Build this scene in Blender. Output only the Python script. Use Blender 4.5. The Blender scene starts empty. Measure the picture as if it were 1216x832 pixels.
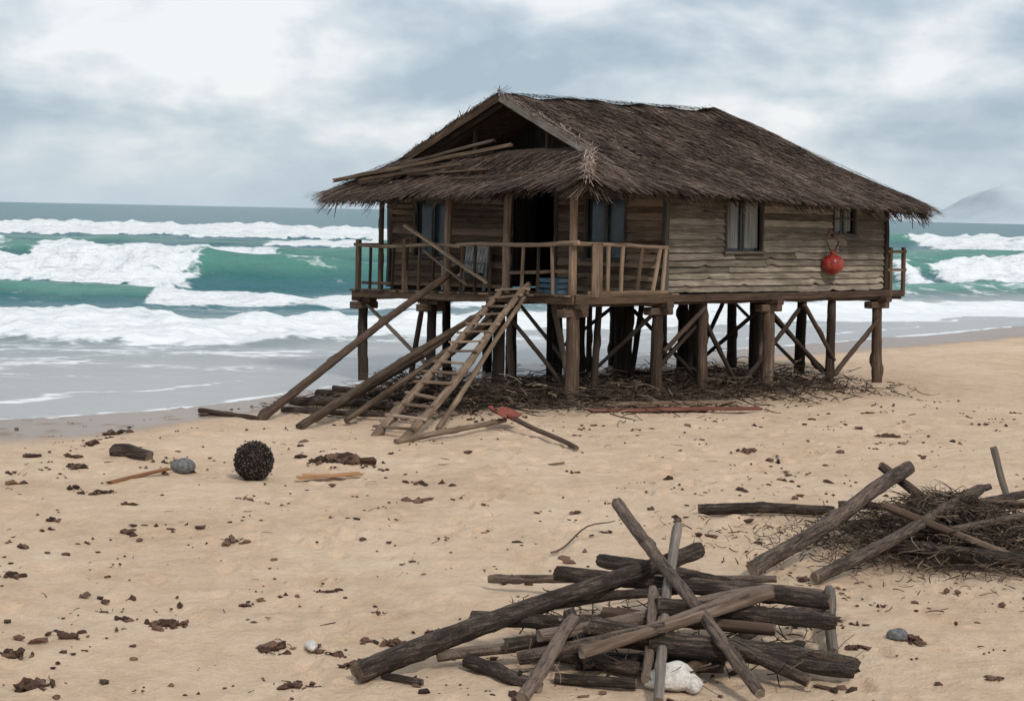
import bpy, math, random
import numpy as np
from mathutils import Vector, Matrix
random.seed(7)
R = random.Random(11)
scene = bpy.context.scene
COL = scene.collection

# ------------------------------------------------------------------ noise
def _hash(ix, iy, seed):
    n = (ix.astype(np.int64)*374761393 + iy.astype(np.int64)*668265263 + seed*1274126177) & 0x7fffffff
    n = ((n ^ (n >> 13))*1274126177) & 0x7fffffff
    n = (n ^ (n >> 16)) & 0xffffff
    return n/float(0xffffff)
def vnoise(x, y, seed=0):
    x = np.asarray(x, float); y = np.asarray(y, float)
    ix = np.floor(x); iy = np.floor(y); fx = x-ix; fy = y-iy
    fx = fx*fx*(3-2*fx); fy = fy*fy*(3-2*fy)
    a = _hash(ix, iy, seed); b = _hash(ix+1, iy, seed); c = _hash(ix, iy+1, seed); d = _hash(ix+1, iy+1, seed)
    return (a*(1-fx)+b*fx)*(1-fy)+(c*(1-fx)+d*fx)*fy
def fbm(x, y, seed=0, o=4):
    s = 0; a = .5; t = 0
    for i in range(o):
        s = s+a*vnoise(x, y, seed+i*17); t += a; a *= .5; x = np.asarray(x)*2.03+11.3; y = np.asarray(y)*2.03+5.7
    return s/t
def sst(a, b, x):
    t = np.clip((x-a)/(b-a), 0, 1); return t*t*(3-2*t)

# ------------------------------------------------------------------ node helpers
class NT:
    def __init__(s, name):
        s.m = bpy.data.materials.new(name); s.m.use_nodes = True
        s.t = s.m.node_tree; s.b = s.t.nodes["Principled BSDF"]
    def n(s, typ, **kw):
        nd = s.t.nodes.new(typ)
        for k, v in kw.items(): setattr(nd, k, v)
        return nd
    def set(s, inp, v):
        if isinstance(v, bpy.types.NodeSocket): s.t.links.new(v, inp)
        else: inp.default_value = v
    def math(s, op, a, b=None, c=None, clamp=False):
        nd = s.t.nodes.new('ShaderNodeMath'); nd.operation = op; nd.use_clamp = clamp
        s.set(nd.inputs[0], a)
        if b is not None: s.set(nd.inputs[1], b)
        if c is not None: s.set(nd.inputs[2], c)
        return nd.outputs[0]
    def mix(s, f, a, b, mode='MIX'):
        nd = s.t.nodes.new('ShaderNodeMix'); nd.data_type = 'RGBA'; nd.blend_type = mode
        s.set(nd.inputs[0], f)
        for i, v in ((6, a), (7, b)):
            if isinstance(v, tuple) and len(v) == 3: v = (*v, 1)
            s.set(nd.inputs[i], v)
        return nd.outputs[2]
    def noise(s, vec, scale, detail=4, rough=.55, dist=0):
        nd = s.t.nodes.new('ShaderNodeTexNoise')
        if vec is not None: s.t.links.new(vec, nd.inputs['Vector'])
        nd.inputs['Scale'].default_value = scale; nd.inputs['Detail'].default_value = detail
        nd.inputs['Roughness'].default_value = rough; nd.inputs['Distortion'].default_value = dist
        return nd.outputs[0]
    def map(s, vec, scale=(1, 1, 1), rot=(0, 0, 0)):
        nd = s.t.nodes.new('ShaderNodeMapping'); s.t.links.new(vec, nd.inputs[0])
        nd.inputs['Scale'].default_value = scale; nd.inputs['Rotation'].default_value = rot
        return nd.outputs[0]
    def ramp(s, f, stops):
        nd = s.t.nodes.new('ShaderNodeValToRGB'); s.t.links.new(f, nd.inputs[0])
        cr = nd.color_ramp
        while len(cr.elements) < len(stops): cr.elements.new(.5)
        for e, (p, c) in zip(cr.elements, stops):
            e.position = p; e.color = (*c, 1) if isinstance(c, tuple) else (c, c, c, 1)
        return nd.outputs[0]
    def attr(s, name):
        nd = s.t.nodes.new('ShaderNodeAttribute'); nd.attribute_name = name; return nd.outputs['Fac']
    def pos(s):
        return s.t.nodes.new('ShaderNodeNewGeometry').outputs['Position']
    def uv(s):
        nd = s.t.nodes.new('ShaderNodeUVMap'); nd.uv_map = 'UVMap'; return nd.outputs[0]
    def bump(s, h, strength=.5, dist=.01, normal=None):
        nd = s.t.nodes.new('ShaderNodeBump'); s.t.links.new(h, nd.inputs['Height'])
        nd.inputs['Strength'].default_value = strength; nd.inputs['Distance'].default_value = dist
        if normal is not None: s.t.links.new(normal, nd.inputs['Normal'])
        return nd.outputs[0]
    def out(s, col=None, rough=None, normal=None, spec=None):
        if col is not None: s.set(s.b.inputs['Base Color'], (*col, 1) if isinstance(col, tuple) and len(col) == 3 else col)
        if rough is not None: s.set(s.b.inputs['Roughness'], rough)
        if normal is not None: s.set(s.b.inputs['Normal'], normal)
        if spec is not None: s.set(s.b.inputs['Specular IOR Level'], spec)
        return s.m

def wood(name, dark, mid, light, gs=(1.2, 26, 1), bump=.6, rough=.85, tv=.75):
    m = NT(name); uv = m.uv(); t = m.attr('tint')
    g = m.noise(m.map(uv, gs), 1.0, 5, .68, .3)
    g2 = m.noise(m.map(uv, (1.5, 4, 1)), 1.0, 3, .6)
    f = m.math('ADD', m.math('MULTIPLY', g, .75), m.math('ADD', m.math('MULTIPLY', g2, .4), m.math('MULTIPLY', m.math('SUBTRACT', t, .5), tv)))
    c = m.ramp(f, [(.30, dark), (.57, mid), (.82, light)])
    n = m.bump(m.math('ADD', g, m.math('MULTIPLY', g2, .6)), bump, .015)
    return m.out(c, rough, n, .2)

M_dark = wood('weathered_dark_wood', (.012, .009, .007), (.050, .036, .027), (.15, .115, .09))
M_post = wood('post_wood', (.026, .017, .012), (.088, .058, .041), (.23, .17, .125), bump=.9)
M_side = wood('clapboard_wood', (.038, .032, .025), (.155, .130, .100), (.38, .33, .265), gs=(1.3, 34, 1), bump=1.0, tv=.45)
M_porchwall = wood('porch_wall_wood', (.035, .025, .017), (.115, .080, .055), (.28, .205, .145), gs=(1.3, 34, 1), bump=1.0)
M_rail = wood('railing_wood', (.036, .025, .017), (.125, .083, .054), (.30, .22, .16), bump=.9)
M_ladder = wood('ladder_wood', (.045, .031, .021), (.155, .108, .074), (.36, .27, .20), bump=.9)
M_grey = wood('grey_driftwood', (.06, .05, .042), (.19, .16, .135), (.40, .36, .31), bump=1.0)
M_red = wood('red_plank_wood', (.05, .02, .012), (.15, .055, .04), (.28, .14, .10))
M_rust = wood('rusted_iron', (.07, .020, .014), (.20, .055, .040), (.30, .11, .08), gs=(9, 9, 1))
M_orange = wood('fresh_plank_wood', (.14, .06, .025), (.32, .17, .08), (.50, .32, .19))
M_trim = wood('trim_wood', (.03, .025, .02), (.085, .075, .065), (.2, .18, .16))
M_end = wood('log_end_wood', (.03, .02, .013), (.09, .065, .045), (.20, .155, .12), gs=(20, 20, 1))
def bark(name, d, mm, l):
    m = NT(name); uv = m.uv(); t = m.attr('tint')
    g = m.noise(m.map(uv, (5, 34, 1)), 1.0, 5, .72, .6)
    g2 = m.noise(m.map(uv, (2.2, 5, 1)), 1.0, 4, .62)
    g3 = m.noise(m.pos(), 85, 2, .7)
    f = m.math('ADD', m.math('MULTIPLY', g, .8), m.math('ADD', m.math('MULTIPLY', g2, .45), m.math('MULTIPLY', m.math('SUBTRACT', t, .5), .5)))
    f = m.math('ADD', f, m.math('MULTIPLY', m.math('SUBTRACT', g3, .5), .35))
    c = m.ramp(f, [(.42, d), (.60, mm), (.82, l)])
    h = m.math('ADD', g, m.math('ADD', m.math('MULTIPLY', g2, .8), m.math('MULTIPLY', g3, .35)))
    return m.out(c, .78, m.bump(h, 1.0, .04), .3)
M_bark = bark('driftwood_bark', (.010, .007, .0055), (.043, .029, .022), (.21, .155, .12))
M_straw = NT('thatch_straw')
_t = M_straw.attr('tint'); _p = M_straw.noise(M_straw.pos(), 1.1, 4, .65)
M_straw = M_straw.out(M_straw.ramp(M_straw.math('ADD', M_straw.math('MULTIPLY', _t, .75), M_straw.math('MULTIPLY', _p, .45)),
    [(.18, (.022, .014, .011)), (.45, (.096, .064, .050)), (.70, (.22, .158, .125)), (1.0, (.44, .37, .31))]), .85, None, .12)
_m = NT('thatch_base'); _u = _m.uv()
_g = _m.noise(_m.map(_u, (40, 1.5, 1)), 1.0, 4, .7)
M_thatch = _m.out(_m.ramp(_g, [(.3, (.02, .014, .011)), (.7, (.09, .065, .052))]), .95, _m.bump(_g, 1, .04), .1)
_m = NT('twig_bark'); _t = _m.attr('tint')
M_twig = _m.out(_m.ramp(_t, [(0, (.016, .011, .008)), (.55, (.066, .045, .032)), (1, (.28, .21, .155))]), .85, None, .2)
_m = NT('dried_seaweed'); _g = _m.noise(_m.pos(), 40, 3, .7); _t = _m.attr('tint')
M_weed = _m.out(_m.ramp(_m.math('ADD', _m.math('MULTIPLY', _g, .6), _m.math('MULTIPLY', _t, .4)), [(.2, (.016, .009, .006)), (.5, (.07, .036, .023)), (.85, (.22, .13, .09))]), .75, _m.bump(_g, 1, .02), .25)
_m = NT('pale_stone'); _g = _m.noise(_m.pos(), 22, 5, .65)
M_white = _m.out(_m.ramp(_g, [(.25, (.36, .32, .28)), (.6, (.64, .61, .56))]), .7, _m.bump(_g, .9, .03), .3)
_m = NT('grey_stone'); _g = _m.noise(_m.pos(), 25, 5, .65)
M_stone = _m.out(_m.ramp(_g, [(.3, (.05, .05, .05)), (.7, (.2, .2, .2))]), .7, _m.bump(_g, .9, .03), .3)
_m = NT('window_glass'); _g = _m.noise(_m.pos(), 3, 3)
M_glass = _m.out(_m.ramp(_g, [(.3, (.010, .016, .018)), (.7, (.04, .055, .055))]), .12, None, .5)
_m = NT('curtain_cloth'); _g = _m.noise(_m.map(_m.pos(), (14, 14, .6)), 1, 3)
M_curt = _m.out(_m.ramp(_g, [(.3, (.10, .105, .10)), (.7, (.30, .31, .29))]), .9, _m.bump(_g, .8, .03), .1)
_m = NT('buoy_plastic'); _g = _m.noise(_m.pos(), 9, 4, .7)
M_buoy = _m.out(_m.ramp(_g, [(.35, (.12, .015, .010)), (.55, (.30, .035, .022)), (.8, (.42, .08, .05))]), .35, _m.bump(_g, .2, .01), .5)
_m = NT('rope'); M_rope = _m.out(_m.ramp(_m.noise(_m.pos(), 60), [(.3, (.08, .06, .045)), (.7, (.22, .18, .14))]), .9, None, .1)
_m = NT('chair_paint'); _g = _m.noise(_m.pos(), 8, 4); M_chair = _m.out(_m.ramp(_g, [(.3, (.18, .18, .175)), (.7, (.44, .45, .44))]), .7)
_m = NT('blue_plastic'); _g = _m.noise(_m.pos(), 6, 4); M_blue = _m.out(_m.ramp(_g, [(.3, (.04, .08, .11)), (.7, (.10, .19, .26))]), .5)
_m = NT('urchin_husk'); _t = _m.attr('tint'); M_urch = _m.out(_m.ramp(_t, [(0, (.008, .006, .005)), (.6, (.035, .025, .02)), (1, (.16, .12, .095))]), .6, None, .35)

# ------------------------------------------------------------------ mesh builder
class MB:
    def __init__(s): s.v = []; s.f = []; s.uv = []; s.t = []; s.mi = []; s.sm = []; s.mats = []
    def mat(s, m):
        if m not in s.mats: s.mats.append(m)
        return s.mats.index(m)
    def face(s, idx, uvs, tint, mi, smooth=False):
        s.f.append(idx); s.uv.extend(uvs); s.t.append(tint); s.mi.append(mi); s.sm.append(smooth)
    def quad(s, pts, tint, m, uvs=None):
        b = len(s.v); s.v.extend([tuple(p) for p in pts]); n = len(pts)
        if uvs is None:
            p0 = Vector(pts[0]); w = (Vector(pts[1])-p0).length; h = (Vector(pts[-1])-p0).length
            o = R.random()*9; uvs = [(o, o), (o+w, o), (o+w, o+h), (o, o+h)][:n]
        s.face(list(range(b, b+n)), uvs, tint, s.mat(m))
    def box(s, p0, p1, w, h, m, tint=None, up=(0, 0, 1), jag=0):
        p0 = Vector(p0); p1 = Vector(p1); d = p1-p0; L = d.length; d.normalize()
        up = Vector(up); sd = d.cross(up)
        if sd.length < 1e-3: sd = d.cross(Vector((0, 1, 0)))
        sd.normalize(); upv = sd.cross(d).normalized()
        if tint is None: tint = R.random()
        mi = s.mat(m); b = len(s.v); bev = min(w, h)*.14
        prof = [(-w/2+bev, -h/2), (w/2-bev, -h/2), (w/2, -h/2+bev), (w/2, h/2-bev), (w/2-bev, h/2), (-w/2+bev, h/2), (-w/2, h/2-bev), (-w/2, -h/2+bev)]
        segs = max(1, int(L/.45)); n = 8; wj = min(.02, min(w, h)*.16)
        for i in range(segs+1):
            a = i/segs
            ox = (R.random()-.5)*wj*2 if 0 < i < segs else 0; oy = (R.random()-.5)*wj*2 if 0 < i < segs else 0
            for (x, y) in prof:
                e = 0
                if jag and i in (0, segs): e = (R.random()-.5)*jag
                s.v.append(tuple(p0+d*(L*a+e)+sd*(x+ox)+upv*(y+oy)))
        per = [0]
        for k in range(n):
            q0 = prof[k]; q1 = prof[(k+1) % n]; per.append(per[-1]+math.hypot(q1[0]-q0[0], q1[1]-q0[1]))
        ou = R.random()*50; ov = R.random()*50
        for i in range(segs):
            for k in range(n):
                a = b+i*n+k; c = b+i*n+(k+1) % n
                s.face([a, c, c+n, a+n], [(ou+L*i/segs, ov+per[k]), (ou+L*i/segs, ov+per[k+1]), (ou+L*(i+1)/segs, ov+per[k+1]), (ou+L*(i+1)/segs, ov+per[k])], tint, mi)
        s.face([b+k for k in range(n)][::-1], [(ou+p[0], ov+p[1]) for p in prof][::-1], tint, mi)
        e = b+segs*n
        s.face([e+k for k in range(n)], [(ou+p[0], ov+p[1]) for p in prof], tint, mi)
    def log(s, p0, p1, r0, r1, m, tint=None, endm=None, n=12, bend=.02, rough=.07, step=.13):
        p0 = Vector(p0); p1 = Vector(p1); d = p1-p0; L = d.length; d.normalize()
        a1 = d.cross(Vector((0, 0, 1)))
        if a1.length < 1e-2: a1 = d.cross(Vector((0, 1, 0)))
        a1.normalize(); a2 = a1.cross(d).normalized()
        if tint is None: tint = R.random()
        segs = max(2, int(L/step)); mi = s.mat(m); b = len(s.v)
        ph = R.random()*6.28; ang = R.random()*6.28; fr = 1+R.random()*1.5
        off = [(R.random()-.5)*2 for _ in range(n)]
        knots = [(R.random(), R.randrange(n), .15+.3*R.random()) for _ in range(int(L*1.6))]
        for i in range(segs+1):
            a = i/segs; r = r0+(r1-r0)*a
            if i in (0, segs): r *= .93
            bo = bend*L*math.sin(a*math.pi*fr+ph)*.5-bend*L*.5*(math.sin(ph)*(1-a)+math.sin(math.pi*fr+ph)*a)
            c = p0+d*(L*a)+a1*(bo*math.cos(ang))+a2*(bo*math.sin(ang))
            for k in range(n):
                th = 2*math.pi*k/n
                rr = r*(1+rough*off[k]+rough*.8*(R.random()-.5)*2)
                for (ka, kk, ks) in knots:
                    dk = min((k-kk) % n, (kk-k) % n)
                    if dk <= 1 and abs(a-ka)*L < step: rr += r*ks*(1 if dk == 0 else .4)
                e = d*((R.random()-.5)*r*.45) if i in (0, segs) else Vector((0, 0, 0))
                s.v.append(tuple(c+(a1*math.cos(th)+a2*math.sin(th))*rr+e))
        ou = R.random()*50; ov = R.random()*50; cw = 2*math.pi*r0
        for i in range(segs):
            for k in range(n):
                A = b+i*n+k; C = b+i*n+(k+1) % n
                s.face([A, A+n, C+n, C], [(ou+L*i/segs, ov+cw*k/n), (ou+L*(i+1)/segs, ov+cw*k/n), (ou+L*(i+1)/segs, ov+cw*(k+1)/n), (ou+L*i/segs, ov+cw*(k+1)/n)], tint, mi, True)
        em = s.mat(endm or m)
        cc = [(ou+r0*math.cos(2*math.pi*k/n), ov+r0*math.sin(2*math.pi*k/n)) for k in range(n)]
        for base, rev in ((b, False), (b+segs*n, True)):
            q = len(s.v); s.v.extend(s.v[base:base+n]); ids = list(range(q, q+n)); u = list(cc)
            if rev: ids = ids[::-1]; u = u[::-1]
            s.face(ids, u, min(1, tint+.2), em, False)
    def twig(s, p0, p1, r, m, tint=None, bend=.1):
        p0 = Vector(p0); p1 = Vector(p1); d = p1-p0; L = d.length
        if L < 1e-4: return
        d.normalize(); a1 = d.cross(Vector((.1, .2, 1)))
        if a1.length < 1e-2: a1 = Vector((1, 0, 0))
        a1.normalize(); a2 = a1.cross(d)
        if tint is None: tint = R.random()
        b = len(s.v); mi = s.mat(m); ba = R.random()*6.28; bb = (R.random()-.5)*2*bend*L
        for i in range(4):
            a = i/3; bo = bb*math.sin(a*math.pi); rr = r*(1-.45*a)
            c = p0+d*L*a+(a1*math.cos(ba)+a2*math.sin(ba))*bo
            for k in range(3):
                th = 2.094*k; s.v.append(tuple(c+(a1*math.cos(th)+a2*math.sin(th))*rr))
        for i in range(3):
            for k in range(3):
                A = b+i*3+k; C = b+i*3+(k+1) % 3
                s.face([A, A+3, C+3, C], [(0, 0)]*4, tint, mi)
    def blade(s, p0, p1, w, m, tint, nrm):
        p0 = Vector(p0); p1 = Vector(p1); d = (p1-p0); sd = d.cross(Vector(nrm))
        if sd.length < 1e-6: return
        sd.normalize(); b = len(s.v); mi = s.mat(m)
        s.v.extend([tuple(p0-sd*w/2), tuple(p0+sd*w/2), tuple(p1+sd*w*.3), tuple(p1-sd*w*.3)])
        s.face([b, b+1, b+2, b+3], [(0, 0)]*4, tint, mi)
    def lump(s, c, r, m, tint=None, sub=1, rough=.3, seed=None, smooth=False):
        if tint is None: tint = R.random()
        V, F = ICO[sub]; b = len(s.v); mi = s.mat(m)
        rz = R.random()*6.28; cz = math.cos(rz); sz = math.sin(rz); o = [R.random()*10 for _ in range(3)]
        jr = rough if sub < 3 else rough*.3
        for (x, y, z) in V:
            k = 1+rough*(math.sin(x*3.1+o[0])+math.sin(y*3.7+o[1])+math.sin(z*2.9+o[2]))*.6+jr*(R.random()-.5)
            X = x*r[0]*k; Y = y*r[1]*k; Z = z*r[2]*k
            s.v.append((c[0]+X*cz-Y*sz, c[1]+X*sz+Y*cz, c[2]+Z))
        for f in F: s.face([b+i for i in f], [(0, 0)]*3, tint, mi, smooth)
    def build(s, name, parent=None):
        me = bpy.data.meshes.new(name); me.from_pydata(s.v, [], s.f)
        for m in s.mats: me.materials.append(m)
        me.polygons.foreach_set('material_index', s.mi); me.polygons.foreach_set('use_smooth', s.sm)
        uvl = me.uv_layers.new(name='UVMap'); uvl.data.foreach_set('uv', np.array(s.uv, 'f').ravel())
        a = me.attributes.new('tint', 'FLOAT', 'FACE'); a.data.foreach_set('value', s.t)
        me.update(); ob = bpy.data.objects.new(name, me); COL.objects.link(ob)
        if parent: ob.parent = parent
        return ob
import bmesh
ICO = {}
for sub in (1, 2, 3, 4):
    bm = bmesh.new(); bmesh.ops.create_icosphere(bm, subdivisions=sub, radius=1)
    ICO[sub] = ([tuple(v.co) for v in bm.verts], [[v.index for v in f.verts] for f in bm.faces]); bm.free()
def empty(name, loc=(0, 0, 0)):
    e = bpy.data.objects.new(name, None); COL.objects.link(e); return e

def grid_mesh(name, X, Y, Z, mat, attrs={}, smooth=True):
    ny, nx = X.shape
    co = np.stack([X, Y, Z], -1).reshape(-1, 3)
    i = np.arange((ny-1)*(nx-1)); r = i//(nx-1); c = i % (nx-1); a = r*nx+c
    q = np.stack([a, a+1, a+nx+1, a+nx], -1)
    me = bpy.data.meshes.new(name); me.vertices.add(len(co)); me.vertices.foreach_set('co', co.ravel().astype('f'))
    me.loops.add(q.size); me.loops.foreach_set('vertex_index', q.ravel().astype('i'))
    me.polygons.add(len(q)); me.polygons.foreach_set('loop_start', (np.arange(len(q))*4).astype('i'))
    me.polygons.foreach_set('loop_total', np.full(len(q), 4, 'i'))
    me.polygons.foreach_set('use_smooth', np.full(len(q), smooth))
    for k, v in attrs.items():
        at = me.attributes.new(k, 'FLOAT', 'POINT'); at.data.foreach_set('value', v.ravel().astype('f'))
    me.materials.append(mat); me.update(calc_edges=True); me.validate()
    ob = bpy.data.objects.new(name, me); COL.objects.link(ob); return ob

# ------------------------------------------------------------------ shoreline & terrain
SX = [-400, -60, -20, -9.5, -6.4, -4.9, -3.5, -.1, 3.5, 7.5, 13.9, 20, 40, 120, 1000]
SY = [-40, 8, 27.0, 31.9, 34.2, 37.2, 41.0, 45.5, 49.2, 52.6, 59.5, 66.5, 82, 135, 600]
def shore(x):
    return (np.interp(x-1.2, SX, SY)+np.interp(x, SX, SY)+np.interp(x+1.2, SX, SY))/3+.9*(fbm(np.asarray(x)/3.2, np.asarray(x)*0+3, 5, 3)-.5)
def sdist(x, y): return (y-shore(x))*.72
def terr(x, y):
    d = sdist(x, y)
    z = .17*(fbm(x/2.6, y/2.6, 2, 3)-.5)+.085*(fbm(x/.65, y/.65, 9, 3)-.5)*(1-sst(-5, -2, d))
    z = z*(1-sst(-3.5, -.5, d)*.85)
    return z - np.clip((d+5)*.032, 0, 3)
WL = -.16
ys = np.concatenate([np.linspace(-40, 9, 12)[:-1], np.linspace(9, 36, 420), np.linspace(36, 80, 150)[1:], np.geomspace(81, 7000, 30)])
ks = np.linspace(-1, 1, 520); ks = ks*.36*(.9+.1*ks*ks)
far = np.sign(ks)*sst(.33, .36, abs(ks))
K, YY = np.meshgrid(ks, ys)
ye = np.maximum(YY, 9)+4
XX = K*ye + np.broadcast_to(far, K.shape)*60*1.0
ZZ = terr(XX, YY)
near = 1-sst(30, 38, YY)
ZZ += near*.036*(fbm(XX/.2, YY/.2, 31, 3)-.5)*(1-sst(-5, -2, sdist(XX, YY)))
def pit(cx, cy, rx, ry, ang, dep):
    j0 = np.searchsorted(ys, cy-.7); j1 = np.searchsorted(ys, cy+.7)
    x = XX[j0:j1]-cx; y = YY[j0:j1]-cy; c = math.cos(ang); s_ = math.sin(ang)
    u = (x*c+y*s_)/rx; v = (-x*s_+y*c)/ry; q = u*u+v*v
    ZZ[j0:j1] += dep*(-np.exp(-q*1.2)+.45*np.exp(-(np.sqrt(q)-1.5)**2*5))
for (x0, y0, x1, y1, n) in [(-1.5, 13, -3, 30, 26), (.2, 19, 4, 31, 20), (-5, 16, 1, 25, 14), (3.2, 14, 3.0, 26, 18), (-3.5, 20, 3, 22, 10), (-.5, 21, .5, 33, 22), (2, 24, 8, 33, 20), (-6, 25, 0, 28, 14)]:
    for i in range(n):
        a = i/n; sd = (-1)**i*.14
        pit(x0+(x1-x0)*a+sd+R.uniform(-.15, .15), y0+(y1-y0)*a+R.uniform(-.15, .15), .10, .18, R.uniform(-.5, .5), .05)
for i in range(520):
    y = R.uniform(12, 36); x = R.uniform(-.34, .34)*y
    pit(x, y, R.uniform(.07, .22), R.uniform(.07, .2), R.random()*3, R.uniform(.01, .042))
d = sdist(XX, YY)
wet = .97*sst(-4.6, -2.6, d+1.5*(fbm(XX/2.5, YY/2.5, 77, 3)-.5))
lit = np.exp(-(((XX-2.2)/5.0)**2+((YY-36.5-.55*(XX-2.2))/2.8)**2)**1.5)  # twig litter stain below the hut, also painting the hut's shade on the sand
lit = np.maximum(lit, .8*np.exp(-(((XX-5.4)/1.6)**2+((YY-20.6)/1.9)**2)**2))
m = NT('beach_sand'); P = m.pos()
n1 = m.noise(P, .35, 4, .6); n2 = m.noise(P, 2.6, 4, .65); n3 = m.noise(P, 140, 2, .8); n4 = m.noise(P, 13, 4, .7)
c = m.ramp(m.math('ADD', m.math('MULTIPLY', n1, .4), m.math('ADD', m.math('MULTIPLY', n2, .35), m.math('MULTIPLY', n4, .25))), [(.34, (.50, .345, .225)), (.50, (.66, .49, .345)), (.66, (.77, .61, .455))])
c = m.mix(m.math('MULTIPLY', m.math('SUBTRACT', n3, .5, clamp=True), 1.8), c, (.27, .17, .11))
c = m.mix(m.math('MULTIPLY', m.math('SUBTRACT', n4, .60, clamp=True), 3.2), c, (.38, .24, .155))
lt = m.attr('litter_shade'); ln = m.noise(P, 9, 5, .75)
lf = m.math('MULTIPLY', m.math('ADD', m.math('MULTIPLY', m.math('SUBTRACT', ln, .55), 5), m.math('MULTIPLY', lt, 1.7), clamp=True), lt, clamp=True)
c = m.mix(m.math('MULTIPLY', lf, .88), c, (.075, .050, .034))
w = m.attr('wet'); c = m.mix(w, c, (.215, .150, .108))
hh = m.math('ADD', m.math('MULTIPLY', n4, .8), m.math('ADD', m.math('MULTIPLY', n3, .2), n2))
bn = m.bump(hh, .9, .07)
dry = m.math('SUBTRACT', 1.0, w)
m.set(bn.node.inputs['Strength'], m.math('ADD', m.math('MULTIPLY', dry, .9), .03))
sand = m.out(c, m.math('ADD', m.math('MULTIPLY', dry, .60), .28), bn, .25)
grid_mesh('beach_sand', XX, YY, ZZ, sand, {'wet': wet, 'litter_shade': lit})
def gz(x, y): return float(terr(np.array([x]), np.array([y]))[0])

# ------------------------------------------------------------------ sea
ys = np.concatenate([np.linspace(8, 34, 40)[:-1], np.linspace(34, 112, 430), np.linspace(112.5, 330, 240), np.geomspace(333, 9000, 60)])
ks = np.linspace(-.62, .62, 500)
K, Y = np.meshgrid(ks, ys); X = K*(Y+18)
dS = sdist(X, Y)
Z = np.full(X.shape, WL); F = np.zeros(X.shape); G = np.zeros(X.shape)
deep = sst(3, 26, dS)
F = np.maximum(F, .40*sst(2, 6, dS)*(1-sst(16, 40, dS)))
F = np.maximum(F, .20*(1-sst(80, 200, dS)))-.22*sst(180, 320, Y)
def wave(Yc, slope, A, wf, wb, thr, seed, frontlen, sc=22, trail=0., bsc=8, xw=30):
    global Z, F, G
    yi = Yc+slope*np.maximum(X, -10)+8*(fbm(X/xw, X*0+seed, seed, 3)-.5)+1.6*(fbm(X/4., X*0+seed, seed+3, 3)-.5)
    amp = A*(.25+1.4*fbm(X/sc, X*0+seed*2, seed+1, 2))
    u = Y-yi
    prof = np.where(u < 0, np.exp(-np.abs(u/wf)**1.7), np.exp(-np.abs(u/wb)**1.4))
    Br = sst(thr-.05, thr+.05, fbm(X/bsc, X*0+seed*3.3, seed+2, 3))
    rag = fbm(X/1.7, Y/1.5, seed+5, 4); rag2 = fbm(X/.55, Y/.6, seed+7, 3)
    fr = frontlen*(.35+1.2*fbm(X/4., X*0+1, seed+6, 3))
    front = sst(-fr-1, -fr+1.5, u)*(1-sst(.8, 2.6, u))
    foam = Br*front
    crest = np.exp(-((u-.3)/(.5+.16*wf))**2)*(.22+.78*Br)
    Z = Z+amp*prof*(1-.1*Br)+Br*front*((rag-.3)*1.15+(rag2-.5)*.38)*min(1.1, A*.75)
    F = np.maximum(F, np.maximum(foam*(.80+.35*rag), crest))
    F = np.maximum(F, .62*trail*np.exp(-np.abs(np.clip(u, 0, 99)/wb/1.3))*(u > 0))
    G = np.maximum(G, np.exp(-((u+wf*.35)/(wf*.75))**2)*np.clip(amp/A, 0, 1))
wave(245, .15, 1.9, 5, 14, .43, 11, 26, 50, .35, 26, 60)
wave(178, .15, .8, 4, 10, .60, 15, 8, 40, .3, 18, 50)
wave(128, .3, 1.3, 3, 8, .52, 21, 8, 24, .55, 12)
wave(92, .4, 1.75, 2.4, 6, .48, 26, 7.0, 9, .8, 7, 16)
wave(78, .55, .55, 1.6, 4, .45, 33, 4, 12, .85, 6)
wave(64, .75, .7, 1.0, 5, .22, 37, 6.0, 14, 1.15, 8)
Z += (.34*(fbm(X/6, Y/2.4, 61, 4)-.5)*2*sst(8, 30, dS)+.05*(fbm(X/2.2, Y/1.0, 62, 4)-.5)*sst(1, 8, dS))*(1-.7*sst(500, 1500, Y))
fade = sst(3, 14, dS); Z = WL+(Z-WL)*fade+.03*(1-fade)*(fbm(X/1.5, Y/.8, 63, 3)-.5)
w1 = fbm(X/6, Y/3.2, 71, 4)
edge = sst(-.35, .0, dS)*(1-sst(.15, .55, dS)); F = np.maximum(F, edge*.80)
e2 = np.exp(-((dS-3.0-1.6*(w1-.5)*2)/.25)**2); F = np.maximum(F, e2*.64)
m = NT('sea_water'); P = m.pos()
f = m.attr('foam'); g = m.attr('face'); dp = m.attr('deep')
fn = m.noise(m.map(P, (.45, .8, .8)), 1.0, 6, .62, .6)
fn2 = m.noise(m.map(P, (.10, .28, .3)), 1.0, 3, .6)
fn3 = m.noise(m.map(P, (1.5, 2.2, 2.2)), 1.0, 4, .65)
vo = m.n('ShaderNodeTexVoronoi', feature='DISTANCE_TO_EDGE')
wv = m.n('ShaderNodeVectorMath', operation='ADD'); m.t.links.new(m.map(P, (.7, 1.1, .7)), wv.inputs[0])
nn = m.n('ShaderNodeTexNoise'); m.t.links.new(P, nn.inputs['Vector']); nn.inputs['Scale'].default_value = .9; nn.inputs['Detail'].default_value = 3
sc_ = m.n('ShaderNodeVectorMath', operation='SCALE'); m.t.links.new(nn.outputs[1], sc_.inputs[0]); sc_.inputs['Scale'].default_value = 2.2
m.t.links.new(sc_.outputs[0], wv.inputs[1]); m.t.links.new(wv.outputs[0], vo.inputs['Vector']); vo.inputs['Scale'].default_value = 1.0
lace = m.math('SUBTRACT', .16, vo.outputs['Distance'])
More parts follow.
